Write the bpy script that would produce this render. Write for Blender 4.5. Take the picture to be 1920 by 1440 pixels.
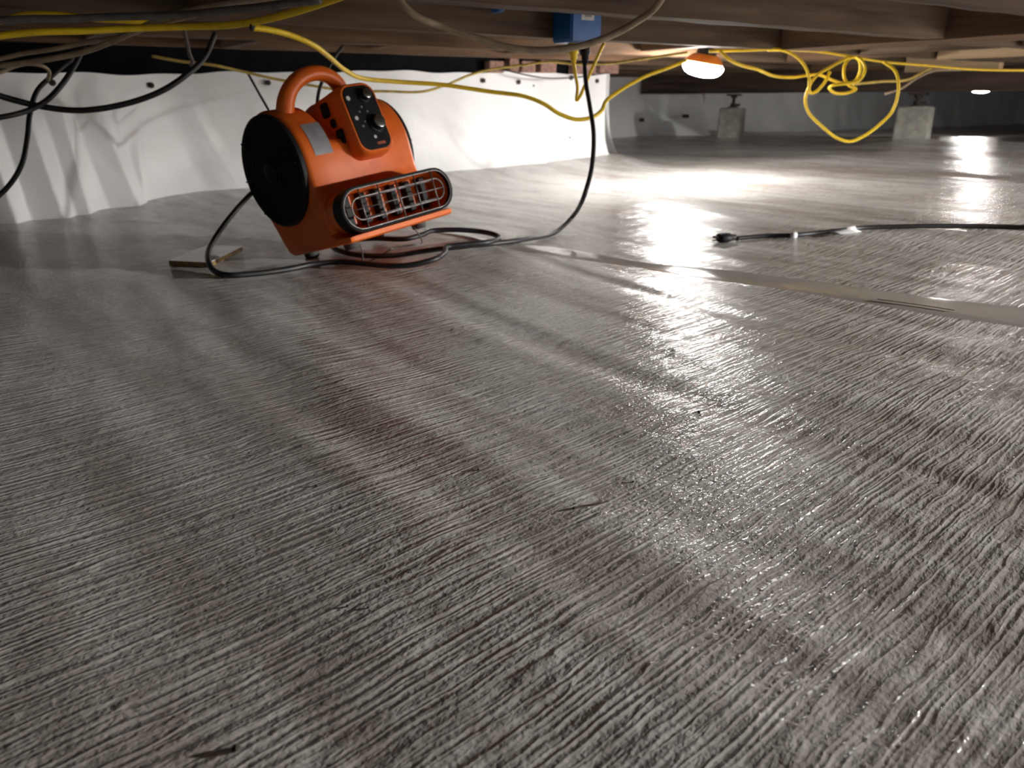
import bpy, bmesh, math, random
import numpy as np
from mathutils import Vector, Matrix

for o in list(bpy.data.objects):
    bpy.data.objects.remove(o, do_unlink=True)
SC = bpy.context.scene
COL = SC.collection
R = math.radians
random.seed(7)

# ------------------------------------------------------------------ camera
CAMH = 0.38
PITCH = R(20.85)
FPX = 1400.0
cam_d = bpy.data.cameras.new('camera')
cam_d.sensor_width = 36.0
cam_d.lens = FPX / 1920.0 * 36.0
cam_d.clip_start = 0.02
cam_d.dof.use_dof = True
cam_d.dof.focus_distance = 0.85
cam_d.dof.aperture_fstop = 8.0
cam = bpy.data.objects.new('camera', cam_d)
COL.objects.link(cam)
cam.location = (0, 0, CAMH)
cam.rotation_euler = (R(90) - PITCH, 0, 0)
SC.camera = cam

# ------------------------------------------------------------------ world, exposure
w = bpy.data.worlds.new('world')
SC.world = w
w.use_nodes = True
w.node_tree.nodes['Background'].inputs[0].default_value = (0, 0, 0, 1)
w.node_tree.nodes['Background'].inputs[1].default_value = 0.0
SC.view_settings.view_transform = 'Standard'
SC.view_settings.look = 'None'
SC.view_settings.gamma = 1.0
SC.view_settings.use_curve_mapping = False
SC.view_settings.exposure = 1.25

LAMP_STRENGTH = 95.0        # glowing domes of the work lamps
RIGHT_LAMP_POWER = 520.0    # the lamp past the right edge that lights the near floor and the blower

# ------------------------------------------------------------------ frames and pixel helpers
FW = np.array([0, math.cos(PITCH), -math.sin(PITCH)])
UP = np.array([0, math.sin(PITCH), math.cos(PITCH)])
EYE = np.array([0, 0, CAMH])


def ray(px, py):
    return np.array([(px - 960) / FPX, 0, 0]) + FW + (720 - py) / FPX * UP


def at(px, py, Y):
    """point seen at a pixel, at ground distance Y ahead"""
    r = ray(px, py)
    return EYE + r * (Y / r[1])


def onz(px, py, z):
    r = ray(px, py)
    return EYE + r * ((z - CAMH) / r[2])


JA = R(33)                  # joists and foundation wall run this way
JD = np.array([math.cos(JA), math.sin(JA)])
JP = np.array([-math.sin(JA), math.cos(JA)])


def J(a, b, z=0.0):
    p = JD * a + JP * b
    return Vector((p[0], p[1], z))


# one further lamp of the string, past the right edge of the picture
ld = bpy.data.lights.new('work_lamp_right_offscreen', 'POINT')
ld.energy = RIGHT_LAMP_POWER
ld.color = (1.0, 0.985, 0.95)
ld.shadow_soft_size = 0.04
lo = bpy.data.objects.new('work_lamp_right_offscreen', ld)
COL.objects.link(lo)
lo.location = J(4.4, -1.3, 0.60)


def toJ(p):
    return float(JD[0] * p[0] + JD[1] * p[1]), float(JP[0] * p[0] + JP[1] * p[1])


def ss(x, lo, hi):
    t = np.clip((x - lo) / (hi - lo), 0, 1)
    return t * t * (3 - 2 * t)


def _hash(i, j, seed):
    n = np.sin(i * 127.1 + j * 311.7 + seed * 74.7) * 43758.5453
    return n - np.floor(n)


def vn(x, y, seed=0):
    x = np.asarray(x, float)
    y = np.asarray(y, float)
    i, j = np.floor(x), np.floor(y)
    u, v = x - i, y - j
    u = u * u * u * (u * (u * 6 - 15) + 10)
    v = v * v * v * (v * (v * 6 - 15) + 10)
    return ((_hash(i, j, seed) * (1 - u) + _hash(i + 1, j, seed) * u) * (1 - v)
            + (_hash(i, j + 1, seed) * (1 - u) + _hash(i + 1, j + 1, seed) * u) * v) * 2 - 1


def wall_b(a):
    return 3.12 + 0.33 * ss(np.asarray(a, float), -0.1, 0.7)


def floor_z(a, b):
    """height of the liner over the uneven ground, in the joist frame"""
    a = np.asarray(a, float)
    b = np.asarray(b, float)
    x = JD[0] * a + JP[0] * b
    y = JD[1] * a + JP[1] * b
    z = 0.13 * ss(a, 1.3, 4.8) - 0.05 * ss(b, 2.5, 4.5) * ss(a, 1.3, 4.0)
    z = z - 0.08 * ss(a, 5.6, 8.5)
    # the ground climbs a little to the foundation wall
    d = np.clip(wall_b(a) - b, 0, 9)
    z = z + np.where(a < 2.95, 0.045 * np.exp(-(d / 0.3) ** 2) * ss(a, 0.1, 1.6), 0)
    # hump under the far end of the blower
    z = z + 0.033 * np.exp(-((x + 0.2) ** 2 + (y - 2.1) ** 2) / 0.28 ** 2)
    # liner drapes up round the two concrete blocks
    for pa, pb in ((4.70, 4.20), (4.77, 2.75)):
        z = z + 0.02 * np.exp(-((a - pa) ** 2 + (b - pb) ** 2) / 0.30 ** 2)
    # long low folds, across the joists
    c, s = math.cos(R(8)), math.sin(R(8))
    wa = a * c + b * s
    wb = -a * s + b * c
    wa = wa + 0.10 * np.sin(wb * 1.7 + 0.6) + 0.03 * vn(wa * 2, wb * 2, 5)
    near = 1.0
    z = z + near * (0.0026 * vn(wa * 7.5, wb * 0.6, 1) + 0.0013 * vn(wa * 17, wb * 0.9, 2)
                    + 0.0005 * vn(wa * 33, wb * 1.8, 3))
    # broad, slack waves
    z = z + 0.006 * vn(a * 1.3 + 3, b * 1.6, 8) + 0.004 * vn(a * 2.6, b * 2.9 + 7, 9) * ss(b, 1.4, 2.2)
    far = ss(y, 2.2, 4.0)
    z = z + far * (0.006 * vn(x * 1.1, y * 3.2, 12) + 0.003 * vn(x * 2.0, y * 6.5, 13))
    return z


def fz(p):
    return float(floor_z(*toJ(p)))


def onfloor(px, py, lift=0.0):
    z = 0.0
    for _ in range(12):
        p = onz(px, py, min(z + lift, CAMH - 0.02))
        z = 0.5 * z + 0.5 * fz(p)
    p = onz(px, py, z + lift)
    return p


# ------------------------------------------------------------------ materials
def newmat(name):
    m = bpy.data.materials.new(name)
    m.use_nodes = True
    nt = m.node_tree
    return m, nt, nt.nodes['Principled BSDF']


def N(nt, t, **k):
    n = nt.nodes.new(t)
    for a, b in k.items():
        setattr(n, a, b)
    return n


def pm(name, c1, c2=None, rough=0.5, metal=0.0, scale=30.0, stretch=(1, 1, 1), bump=0.0, bscale=None, spec=0.5,
       contrast=(0.35, 0.65), rvar=0.0):
    """two-tone noise material with fine relief"""
    m, nt, bs = newmat(name)
    L = nt.links.new
    tc = N(nt, 'ShaderNodeTexCoord')
    mp = N(nt, 'ShaderNodeMapping')
    mp.inputs['Scale'].default_value = stretch
    L(tc.outputs['Object'], mp.inputs[0])
    nz = N(nt, 'ShaderNodeTexNoise')
    nz.inputs['Scale'].default_value = scale
    nz.inputs['Detail'].default_value = 5
    L(mp.outputs[0], nz.inputs['Vector'])
    cr = N(nt, 'ShaderNodeValToRGB')
    cr.color_ramp.elements[0].position = contrast[0]
    cr.color_ramp.elements[1].position = contrast[1]
    c2 = c2 or tuple(x * 0.8 for x in c1)
    cr.color_ramp.elements[0].color = (*c2, 1)
    cr.color_ramp.elements[1].color = (*c1, 1)
    L(nz.outputs[0], cr.inputs[0])
    L(cr.outputs[0], bs.inputs['Base Color'])
    bs.inputs['Roughness'].default_value = rough
    bs.inputs['Metallic'].default_value = metal
    bs.inputs['Specular IOR Level'].default_value = spec
    if bump:
        n2 = N(nt, 'ShaderNodeTexNoise')
        n2.inputs['Scale'].default_value = bscale or scale * 3
        n2.inputs['Detail'].default_value = 4
        L(mp.outputs[0], n2.inputs['Vector'])
        bp = N(nt, 'ShaderNodeBump')
        bp.inputs['Strength'].default_value = bump
        bp.inputs['Distance'].default_value = 0.003
        L(n2.outputs[0], bp.inputs['Height'])
        L(bp.outputs[0], bs.inputs['Normal'])
    return m


def math_n(nt, op, a, b=None, c=None):
    n = N(nt, 'ShaderNodeMath', operation=op)
    for i, v in enumerate((a, b, c)):
        if v is None:
            continue
        if isinstance(v, (int, float)):
            n.inputs[i].default_value = v
        else:
            nt.links.new(v, n.inputs[i])
    return n.outputs[0]


def liner_floor_material():
    m, nt, bs = newmat('floor_liner')
    L = nt.links.new
    tc = N(nt, 'ShaderNodeTexCoord')
    rot = N(nt, 'ShaderNodeMapping')
    rot.inputs['Rotation'].default_value = (0, 0, -R(41))
    L(tc.outputs['Object'], rot.inputs[0])

    def noise(scale, stretch, detail=2, dist=0.0, src=rot.outputs[0], rough=0.5):
        mp = N(nt, 'ShaderNodeMapping')
        mp.inputs['Scale'].default_value = stretch
        L(src, mp.inputs[0])
        n = N(nt, 'ShaderNodeTexNoise')
        n.inputs['Scale'].default_value = scale
        n.inputs['Detail'].default_value = detail
        n.inputs['Roughness'].default_value = rough
        n.inputs['Distortion'].default_value = dist
        L(mp.outputs[0], n.inputs['Vector'])
        return n.outputs[0]

    def ridge(v, k):
        t = math_n(nt, 'SUBTRACT', v, 0.5)
        t = math_n(nt, 'ABSOLUTE', t)
        t = math_n(nt, 'MULTIPLY', t, k)
        t = math_n(nt, 'SUBTRACT', 1.0, t)
        return math_n(nt, 'MAXIMUM', t, 0.0)

    # warped coordinates so the wrinkles wander
    wob = N(nt, 'ShaderNodeTexNoise')
    wob.inputs['Scale'].default_value = 22
    wob.inputs['Detail'].default_value = 2
    L(rot.outputs[0], wob.inputs['Vector'])
    wv = N(nt, 'ShaderNodeVectorMath', operation='SUBTRACT')
    L(wob.outputs[1], wv.inputs[0])
    wv.inputs[1].default_value = (0.5, 0.5, 0.5)
    ws = N(nt, 'ShaderNodeVectorMath', operation='SCALE')
    ws.inputs['Scale'].default_value = 0.008
    L(wv.outputs[0], ws.inputs[0])
    wa = N(nt, 'ShaderNodeVectorMath', operation='ADD')
    L(rot.outputs[0], wa.inputs[0])
    L(ws.outputs[0], wa.inputs[1])
    W = wa.outputs[0]

    r1 = ridge(noise(95, (0.03, 1, 1), 1, 0, W), 7.5)
    r2 = ridge(noise(60, (0.05, 1, 1), 1, 0, W), 10.0)
    mask = noise(9, (0.5, 1, 1), 2)
    dim = noise(330, (0.55, 1, 1), 2, 0.3)
    hgt = math_n(nt, 'MULTIPLY', r1, 0.75)
    hgt = math_n(nt, 'ADD', hgt, math_n(nt, 'MULTIPLY', r2, math_n(nt, 'MULTIPLY', mask, 0.9)))
    hgt = math_n(nt, 'ADD', hgt, math_n(nt, 'MULTIPLY', dim, 0.7))
    hgt = math_n(nt, 'ADD', hgt, math_n(nt, 'MULTIPLY', noise(120, (0.5, 1, 1), 2), 0.6))
    bp = N(nt, 'ShaderNodeBump')
    bp.inputs['Strength'].default_value = 1.0
    bp.inputs['Distance'].default_value = 0.0012
    L(hgt, bp.inputs['Height'])
    L(bp.outputs[0], bs.inputs['Normal'])

    # silt tint plus painted-in ripple shade: long smears across the wrinkles, finer mottling
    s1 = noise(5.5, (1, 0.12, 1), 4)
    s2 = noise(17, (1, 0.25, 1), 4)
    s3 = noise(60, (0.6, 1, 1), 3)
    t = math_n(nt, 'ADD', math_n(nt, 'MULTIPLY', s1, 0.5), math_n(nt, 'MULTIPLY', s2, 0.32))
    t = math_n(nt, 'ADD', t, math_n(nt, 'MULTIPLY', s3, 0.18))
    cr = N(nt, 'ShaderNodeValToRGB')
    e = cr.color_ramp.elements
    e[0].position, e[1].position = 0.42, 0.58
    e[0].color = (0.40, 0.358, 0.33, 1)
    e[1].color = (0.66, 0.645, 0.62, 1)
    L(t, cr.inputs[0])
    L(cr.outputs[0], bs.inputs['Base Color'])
    rr = math_n(nt, 'MULTIPLY_ADD', noise(8, (1, 0.4, 1), 3), 0.16, 0.13)
    L(rr, bs.inputs['Roughness'])
    bs.inputs['Specular IOR Level'].default_value = 0.5
    return m


def liner_wall_material():
    m, nt, bs = newmat('wall_liner')
    L = nt.links.new
    tc = N(nt, 'ShaderNodeTexCoord')
    n = N(nt, 'ShaderNodeTexNoise')
    n.inputs['Scale'].default_value = 6
    n.inputs['Detail'].default_value = 4
    L(tc.outputs['Object'], n.inputs['Vector'])
    cr = N(nt, 'ShaderNodeValToRGB')
    cr.color_ramp.elements[0].color = (0.76, 0.76, 0.765, 1)
    cr.color_ramp.elements[1].color = (0.87, 0.87, 0.87, 1)
    L(n.outputs[0], cr.inputs[0])
    L(cr.outputs[0], bs.inputs['Base Color'])
    bs.inputs['Roughness'].default_value = 0.45
    n2 = N(nt, 'ShaderNodeTexNoise')
    n2.inputs['Scale'].default_value = 40
    L(tc.outputs['Object'], n2.inputs['Vector'])
    bp = N(nt, 'ShaderNodeBump')
    bp.inputs['Strength'].default_value = 0.25
    bp.inputs['Distance'].default_value = 0.004
    L(n2.outputs[0], bp.inputs['Height'])
    L(bp.outputs[0], bs.inputs['Normal'])
    return m


def wood_material(name, c1, c2, scale=9):
    return pm(name, c1, c2, rough=0.8, scale=scale, stretch=(0.25, 3, 3), bump=0.6, bscale=scale * 4, spec=0.2,
              contrast=(0.3, 0.7))


def glow_material(name, col, strength):
    m, nt, bs = newmat(name)
    bs.inputs['Base Color'].default_value = (0.9, 0.9, 0.88, 1)
    bs.inputs['Emission Color'].default_value = (*col, 1)
    bs.inputs['Emission Strength'].default_value = strength
    return m


MAT = dict(
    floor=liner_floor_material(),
    wall=liner_wall_material(),
    joist=wood_material('joist_wood', (0.17, 0.118, 0.08), (0.06, 0.04, 0.027)),
    joist_b=wood_material('brown_joist_wood', (0.20, 0.118, 0.068), (0.075, 0.044, 0.026)),
    pale=wood_material('pale_wood', (0.62, 0.45, 0.28), (0.42, 0.29, 0.17)),
    girder=wood_material('girder_wood', (0.15, 0.105, 0.08), (0.07, 0.05, 0.04)),
    sub=wood_material('subfloor_wood', (0.20, 0.14, 0.10), (0.09, 0.06, 0.045)),
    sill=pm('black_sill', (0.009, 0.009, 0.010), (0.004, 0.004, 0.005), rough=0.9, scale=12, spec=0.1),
    brick=pm('brick_clay', (0.36, 0.20, 0.15), (0.20, 0.12, 0.10), rough=0.9, scale=60, bump=0.5),
    orange=pm('orange_plastic', (0.80, 0.155, 0.016), (0.62, 0.105, 0.012), rough=0.42, scale=16, bump=0.06, bscale=220,
              contrast=(0.25, 0.5)),
    black=pm('black_plastic', (0.009, 0.009, 0.010), (0.005, 0.005, 0.006), rough=0.6, spec=0.3, scale=40),
    panel=pm('panel_black', (0.018, 0.019, 0.021), (0.012, 0.012, 0.014), rough=0.3, scale=30),
    rubber=pm('rubber', (0.055, 0.055, 0.052), (0.035, 0.035, 0.033), rough=0.75, scale=50),
    chrome=pm('brushed_metal', (0.75, 0.74, 0.70), (0.5, 0.5, 0.47), rough=0.22, metal=1.0, scale=60),
    wire=pm('grille_wire', (0.22, 0.21, 0.20), (0.14, 0.13, 0.13), rough=0.4, metal=0.6, scale=60),
    sticker=pm('silver_label', (0.42, 0.42, 0.45), (0.30, 0.30, 0.32), rough=0.35, scale=22, metal=0.3),
    badge=pm('orange_badge', (0.45, 0.10, 0.04), (0.3, 0.06, 0.03), rough=0.5, scale=300, stretch=(1, 4, 1)),
    white=pm('white_mark', (0.75, 0.75, 0.75), (0.55, 0.55, 0.55), rough=0.5, scale=60),
    blackcord=pm('black_cord', (0.014, 0.014, 0.016), (0.008, 0.008, 0.010), rough=0.5, scale=50),
    yellow=pm('yellow_cord', (0.92, 0.64, 0.02), (0.78, 0.50, 0.015), rough=0.45, scale=45, contrast=(0.25, 0.5)),
    yellowold=pm('dusty_yellow_cord', (0.72, 0.54, 0.12), (0.5, 0.36, 0.09), rough=0.6, scale=45),
    tan=pm('tan_cable', (0.46, 0.36, 0.25), (0.33, 0.25, 0.17), rough=0.55, scale=40),
    greycable=pm('grey_cable', (0.16, 0.14, 0.125), (0.10, 0.09, 0.08), rough=0.6, scale=40),
    blue=pm('blue_plastic', (0.012, 0.13, 0.42), (0.009, 0.10, 0.34), rough=0.4, scale=20),
    grey=pm('grey_plastic', (0.25, 0.26, 0.27), (0.18, 0.19, 0.20), rough=0.4, scale=20),
    concrete=pm('concrete', (0.40, 0.385, 0.34), (0.27, 0.26, 0.23), rough=0.9, scale=22, bump=0.5, bscale=90),
    steel=pm('rusty_steel', (0.06, 0.045, 0.038), (0.03, 0.022, 0.02), rough=0.6, metal=0.5, scale=50),
    boardtop=pm('white_laminate', (0.78, 0.78, 0.82), (0.66, 0.66, 0.70), rough=0.12, scale=14),
    boardedge=pm('raw_board_edge', (0.30, 0.19, 0.06), (0.12, 0.075, 0.03), rough=0.8, scale=60),
    tape=pm('clear_seam_tape', (0.52, 0.49, 0.46), (0.46, 0.43, 0.40), rough=0.12, scale=7, stretch=(1, 1, 1)),
    twig=pm('twig_bark', (0.06, 0.035, 0.02), (0.03, 0.018, 0.01), rough=0.8, scale=300),
    crumb=pm('soil', (0.03, 0.022, 0.016), (0.015, 0.011, 0.008), rough=0.9, scale=400),
    lamporange=pm('lamp_orange', (0.85, 0.28, 0.03), (0.7, 0.2, 0.02), rough=0.4, scale=30),
    lampblack=pm('lamp_black', (0.03, 0.035, 0.04), (0.02, 0.022, 0.025), rough=0.5, scale=30),
    glow=glow_material('lamp_dome', (1.0, 0.985, 0.95), LAMP_STRENGTH),
)


# ------------------------------------------------------------------ mesh helpers
def link_mesh(name, verts, faces, mat, parent=None, smooth=False):
    me = bpy.data.meshes.new(name)
    me.from_pydata([tuple(map(float, v)) for v in verts], [], faces)
    me.update()
    if smooth:
        for p in me.polygons:
            p.use_smooth = True
    o = bpy.data.objects.new(name, me)
    COL.objects.link(o)
    if mat is not None:
        me.materials.append(MAT[mat] if isinstance(mat, str) else mat)
    if parent is not None:
        o.parent = parent
    return o


def from_bm(name, bm, mat, parent=None, smooth=False):
    bmesh.ops.recalc_face_normals(bm, faces=bm.faces[:])
    me = bpy.data.meshes.new(name)
    bm.to_mesh(me)
    bm.free()
    if smooth:
        for p in me.polygons:
            p.use_smooth = True
    o = bpy.data.objects.new(name, me)
    COL.objects.link(o)
    me.materials.append(MAT[mat])
    if parent is not None:
        o.parent = parent
    return o


def tag(o, label=None, cat=None, group=None, kind=None):
    if label:
        o['label'] = label
    if cat:
        o['category'] = cat
    if group:
        o['group'] = group
    if kind:
        o['kind'] = kind
    return o


def empty(name, loc=(0, 0, 0)):
    e = bpy.data.objects.new(name, None)
    e.empty_display_size = 0.05
    COL.objects.link(e)
    e.location = loc
    return e


def sharp_auto(o, ang=40):
    """smooth shading that keeps edges steeper than ang sharp"""
    me = o.data
    bm = bmesh.new()
    bm.from_mesh(me)
    for e in bm.edges:
        if len(e.link_faces) == 2 and e.calc_face_angle(0) > R(ang):
            e.smooth = False
    for f in bm.faces:
        f.smooth = True
    bm.to_mesh(me)
    bm.free()
    return o


def box_bm(x0, x1, y0, y1, z0, z1, bev=0.0, seg=1):
    bm = bmesh.new()
    bmesh.ops.create_cube(bm, size=1)
    bmesh.ops.scale(bm, vec=(x1 - x0, y1 - y0, z1 - z0), verts=bm.verts)
    bmesh.ops.translate(bm, vec=((x0 + x1) / 2, (y0 + y1) / 2, (z0 + z1) / 2), verts=bm.verts)
    if bev:
        bmesh.ops.bevel(bm, geom=bm.edges[:], offset=bev, segments=seg, affect='EDGES')
    return bm


def boxJ(name, a0, a1, b0, b1, z0, z1, mat, parent=None, bev=0.003, wear=0.0, swap=False):
    """a timber in the joist frame; local x is its long direction"""
    la, lb, lz = a1 - a0, b1 - b0, z1 - z0
    if swap:
        la, lb = lb, la
    if wear:
        bm = bmesh.new()
        n = max(2, int(la / 0.12))
        ring = []
        rnd = random.Random(name + str(a0) + str(b0))
        for i in range(n + 1):
            x = -la / 2 + la * i / n
            q = []
            for sy, sz in ((-1, -1), (1, -1), (1, 1), (-1, 1)):
                q.append(bm.verts.new((x, sy * lb / 2 + rnd.uniform(-wear, wear), sz * lz / 2 + (rnd.uniform(-wear, wear) if sz < 0 else 0))))
            ring.append(q)
        for i in range(n):
            for k in range(4):
                bm.faces.new((ring[i][k], ring[i][(k + 1) % 4], ring[i + 1][(k + 1) % 4], ring[i + 1][k]))
        bm.faces.new(ring[0][::-1])
        bm.faces.new(ring[-1])
    else:
        bm = box_bm(-la / 2, la / 2, -lb / 2, lb / 2, -lz / 2, lz / 2, bev)
    o = from_bm(name, bm, mat, parent)
    o.location = J((a0 + a1) / 2, (b0 + b1) / 2, (z0 + z1) / 2)
    o.rotation_euler = (0, 0, JA + (R(90) if swap else 0))
    return o


def catmull(pts, n=8, closed=False):
    P = [np.asarray(p, float) for p in pts]
    if len(P) < 3:
        return P
    if closed:
        Q = [P[-1]] + P + [P[0], P[1]]
    else:
        Q = [2 * P[0] - P[1]] + P + [2 * P[-1] - P[-2]]
    out = []
    for i in range(1, len(Q) - 2):
        p0, p1, p2, p3 = Q[i - 1], Q[i], Q[i + 1], Q[i + 2]
        t0 = 0.0
        t1 = t0 + max(1e-4, np.linalg.norm(p1 - p0)) ** 0.5
        t2 = t1 + max(1e-4, np.linalg.norm(p2 - p1)) ** 0.5
        t3 = t2 + max(1e-4, np.linalg.norm(p3 - p2)) ** 0.5
        for k in range(n):
            t = t1 + (t2 - t1) * k / n
            A1 = (t1 - t) / (t1 - t0) * p0 + (t - t0) / (t1 - t0) * p1
            A2 = (t2 - t) / (t2 - t1) * p1 + (t - t1) / (t2 - t1) * p2
            A3 = (t3 - t) / (t3 - t2) * p2 + (t - t2) / (t3 - t2) * p3
            B1 = (t2 - t) / (t2 - t0) * A1 + (t - t0) / (t2 - t0) * A2
            B2 = (t3 - t) / (t3 - t1) * A2 + (t - t1) / (t3 - t1) * A3
            out.append((t2 - t) / (t2 - t1) * B1 + (t - t1) / (t2 - t1) * B2)
    if not closed:
        out.append(P[-1])
    return out


def sweep_bm(pts, r, seg=10, closed=False, bm=None, flat=1.0):
    bm = bm or bmesh.new()
    P = [Vector(p) for p in pts]
    n = len(P)
    rad = r if callable(r) else (lambda t: r)
    T = []
    for i in range(n):
        if closed:
            d = P[(i + 1) % n] - P[i - 1]
        else:
            d = P[min(i + 1, n - 1)] - P[max(i - 1, 0)]
        T.append(d.normalized() if d.length > 1e-9 else Vector((1, 0, 0)))
    up = Vector((0, 0, 1)) if abs(T[0].z) < 0.9 else Vector((1, 0, 0))
    nrm = (up - T[0] * up.dot(T[0])).normalized()
    rings = []
    for i in range(n):
        nrm = nrm - T[i] * nrm.dot(T[i])
        if nrm.length < 1e-6:
            nrm = T[i].orthogonal()
        nrm.normalize()
        bi = T[i].cross(nrm)
        rr = rad(i / max(1, n - 1))
        rings.append([bm.verts.new(P[i] + nrm * (math.cos(2 * math.pi * k / seg) * rr * flat) + bi * (math.sin(2 * math.pi * k / seg) * rr)) for k in range(seg)])
    for i in range(n if closed else n - 1):
        A, B = rings[i], rings[(i + 1) % n]
        for k in range(seg):
            bm.faces.new((A[k], A[(k + 1) % seg], B[(k + 1) % seg], B[k]))
    if not closed:
        bm.faces.new(rings[0][::-1])
        bm.faces.new(rings[-1])
    return bm


def tube(name, pts, r, mat, parent=None, seg=10, n=8, closed=False, smooth_path=True, flat=1.0):
    q = catmull(pts, n, closed) if smooth_path else pts
    return from_bm(name, sweep_bm(q, r, seg, closed, flat=flat), mat, parent, smooth=True)


def lathe_bm(profile, seg=32, bm=None):
    """profile of (radius, z) spun round z"""
    bm = bm or bmesh.new()
    rings = []
    for r, z in profile:
        if r < 1e-6:
            rings.append([bm.verts.new((0, 0, z))])
        else:
            rings.append([bm.verts.new((r * math.cos(2 * math.pi * k / seg), r * math.sin(2 * math.pi * k / seg), z)) for k in range(seg)])
    for A, B in zip(rings, rings[1:]):
        for k in range(seg):
            k2 = (k + 1) % seg
            if len(A) == 1 and len(B) > 1:
                bm.faces.new((A[0], B[k], B[k2]))
            elif len(B) == 1 and len(A) > 1:
                bm.faces.new((A[k], A[k2], B[0]))
            elif len(A) > 1:
                bm.faces.new((A[k], A[k2], B[k2], B[k]))
    return bm


def lathe(name, profile, mat, parent=None, seg=32, mtx=None, ang=35):
    bm = lathe_bm(profile, seg)
    if mtx is not None:
        bmesh.ops.transform(bm, matrix=mtx, verts=bm.verts)
    return sharp_auto(from_bm(name, bm, mat, parent), ang)


def frame(origin, x, y, z):
    m = Matrix.Identity(4)
    for i, v in enumerate((x, y, z)):
        for k in range(3):
            m[k][i] = v[k]
    for k in range(3):
        m[k][3] = origin[k]
    return m


# ================================================================== THE SETTING
# ------------------------------------------------------------------ floor
def axis(segs):
    out = []
    for lo, hi, st in segs:
        n = max(1, round((hi - lo) / st))
        out += [lo + (hi - lo) * i / n for i in range(n)]
    out.append(segs[-1][1])
    return np.array(out)


A_ = axis([(-3.4, -0.6, 0.08), (-0.6, 2.6, 0.010), (2.6, 5.2, 0.02), (5.2, 15.0, 0.06)])
B_ = axis([(-3.0, -0.7, 0.10), (-0.7, 1.7, 0.016), (1.7, 5.25, 0.022), (5.25, 8.1, 0.07)])
GA, GB = np.meshgrid(A_, B_, indexing='ij')
GZ = floor_z(GA, GB)
GX = JD[0] * GA + JP[0] * GB
GY = JD[1] * GA + JP[1] * GB
na, nb = GA.shape
co = np.stack([GX, GY, GZ], -1).reshape(-1, 3)
idx = np.arange(na * nb).reshape(na, nb)
quads = np.stack([idx[:-1, :-1], idx[1:, :-1], idx[1:, 1:], idx[:-1, 1:]], -1).reshape(-1, 4)
me = bpy.data.meshes.new('floor')
me.vertices.add(len(co))
me.vertices.foreach_set('co', co.ravel())
me.loops.add(quads.size)
me.loops.foreach_set('vertex_index', quads.ravel())
me.polygons.add(len(quads))
me.polygons.foreach_set('loop_start', np.arange(0, quads.size, 4))
me.update(calc_edges=True)
me.polygons.foreach_set('use_smooth', np.ones(len(quads), bool))
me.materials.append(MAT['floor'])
floor = bpy.data.objects.new('floor', me)
COL.objects.link(floor)
tag(floor, 'wrinkled wet grey plastic ground liner over the crawl space soil', kind='structure')


# ------------------------------------------------------------------ foundation wall under its liner
def wall_top(a):
    return np.interp(a, [-3.4, 0, 0.53, 1.48, 2.86], [0.46, 0.458, 0.475, 0.501, 0.515]) + 0.004 * np.sin(a * 9.0) + 0.003 * np.sin(a * 23 + 1)


def pleat(x, w):
    """sharp-edged fold profile, 0..1"""
    return np.where(x < 0, np.clip(1 + x / w, 0, 1), np.clip(1 - x / (w * 0.4), 0, 1))


wa_ = axis([(-3.4, -0.35, 0.06), (-0.35, 1.0, 0.0075), (1.0, 2.86, 0.016)])
rows = 44
V = []
for a in wa_:
    top = float(wall_top(a))
    wb = float(wall_b(a))
    for j in range(rows):
        t = j / (rows - 1)
        base = float(floor_z(a, wb))
        z = base - 0.01 + (top - base + 0.01) * t
        d = 0.06 * (1 - t) ** 6                         # cove at the foot
        # loose leaning pleats near the left end
        k = float(ss(a, -0.6, -0.15) * (1 - ss(a, 0.55, 0.95)))
        q = 1 - t
        f = 0.075 * pleat(a - (0.08 + 0.05 * q), 0.10) + 0.065 * pleat(a - (0.195 + 0.02 * q), 0.085) + 0.075 * pleat(a - (0.305 + 0.085 * q), 0.10) \
            + 0.07 * pleat(a + 0.05 - 0.04 * q, 0.10) + 0.035 * pleat(a - (0.47 - 0.05 * q), 0.04) * q + 0.02 * pleat(a - (0.62 + 0.2 * q), 0.12)
        d += k * f * (0.15 + 0.85 * (1 - t) ** 0.7) * float(ss(1 - t, 0.0, 0.25))
        d += 0.006 * float(vn(a * 5, t * 2, 21)) + 0.003 * float(vn(a * 14 + t * 4, t * 5, 22))
        # soft fold columns by the corner
        d += 0.022 * float(ss(a, 2.28, 2.36) * (1 - ss(a, 2.40, 2.43))) * (1 - 0.3 * t)
        d += 0.018 * float(ss(a, 2.62, 2.66) * (1 - ss(a, 2.72, 2.80)))
        V.append(J(a, wb - d, z))
F = []
for i in range(len(wa_) - 1):
    for j in range(rows - 1):
        k = i * rows + j
        F.append((k, k + rows, k + rows + 1, k + 1))
wall_left = link_mesh('wall_left', V, F, 'wall', smooth=True)
tag(wall_left, 'white plastic liner hung on the low foundation wall with folds', kind='structure')


def on_wall(px, py):
    r = ray(px, py)
    t = 3.4
    for _ in range(20):
        p = EYE + r * t
        a, b = toJ(p)
        t = t * float(wall_b(a)) / b
    return EYE + r * t


for px, py in ((98, 155), (283, 160), (502, 155), (905, 151), (971, 154), (998, 161), (1070, 146), (1118, 152), (1066, 258)):
    p = on_wall(px, py)
    c = Vector(p) - J(0, 1) * 0.011
    m = frame(c, J(1, 0), Vector((0, 0, 1)), -J(0, 1))
    lathe('fastener', [(0, 0.004), (0.004, 0.004), (0.0065, 0.001), (0.011, 0.0), (0.011, -0.028), (0, -0.028)], 'steel', wall_left, 14, m)

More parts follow.
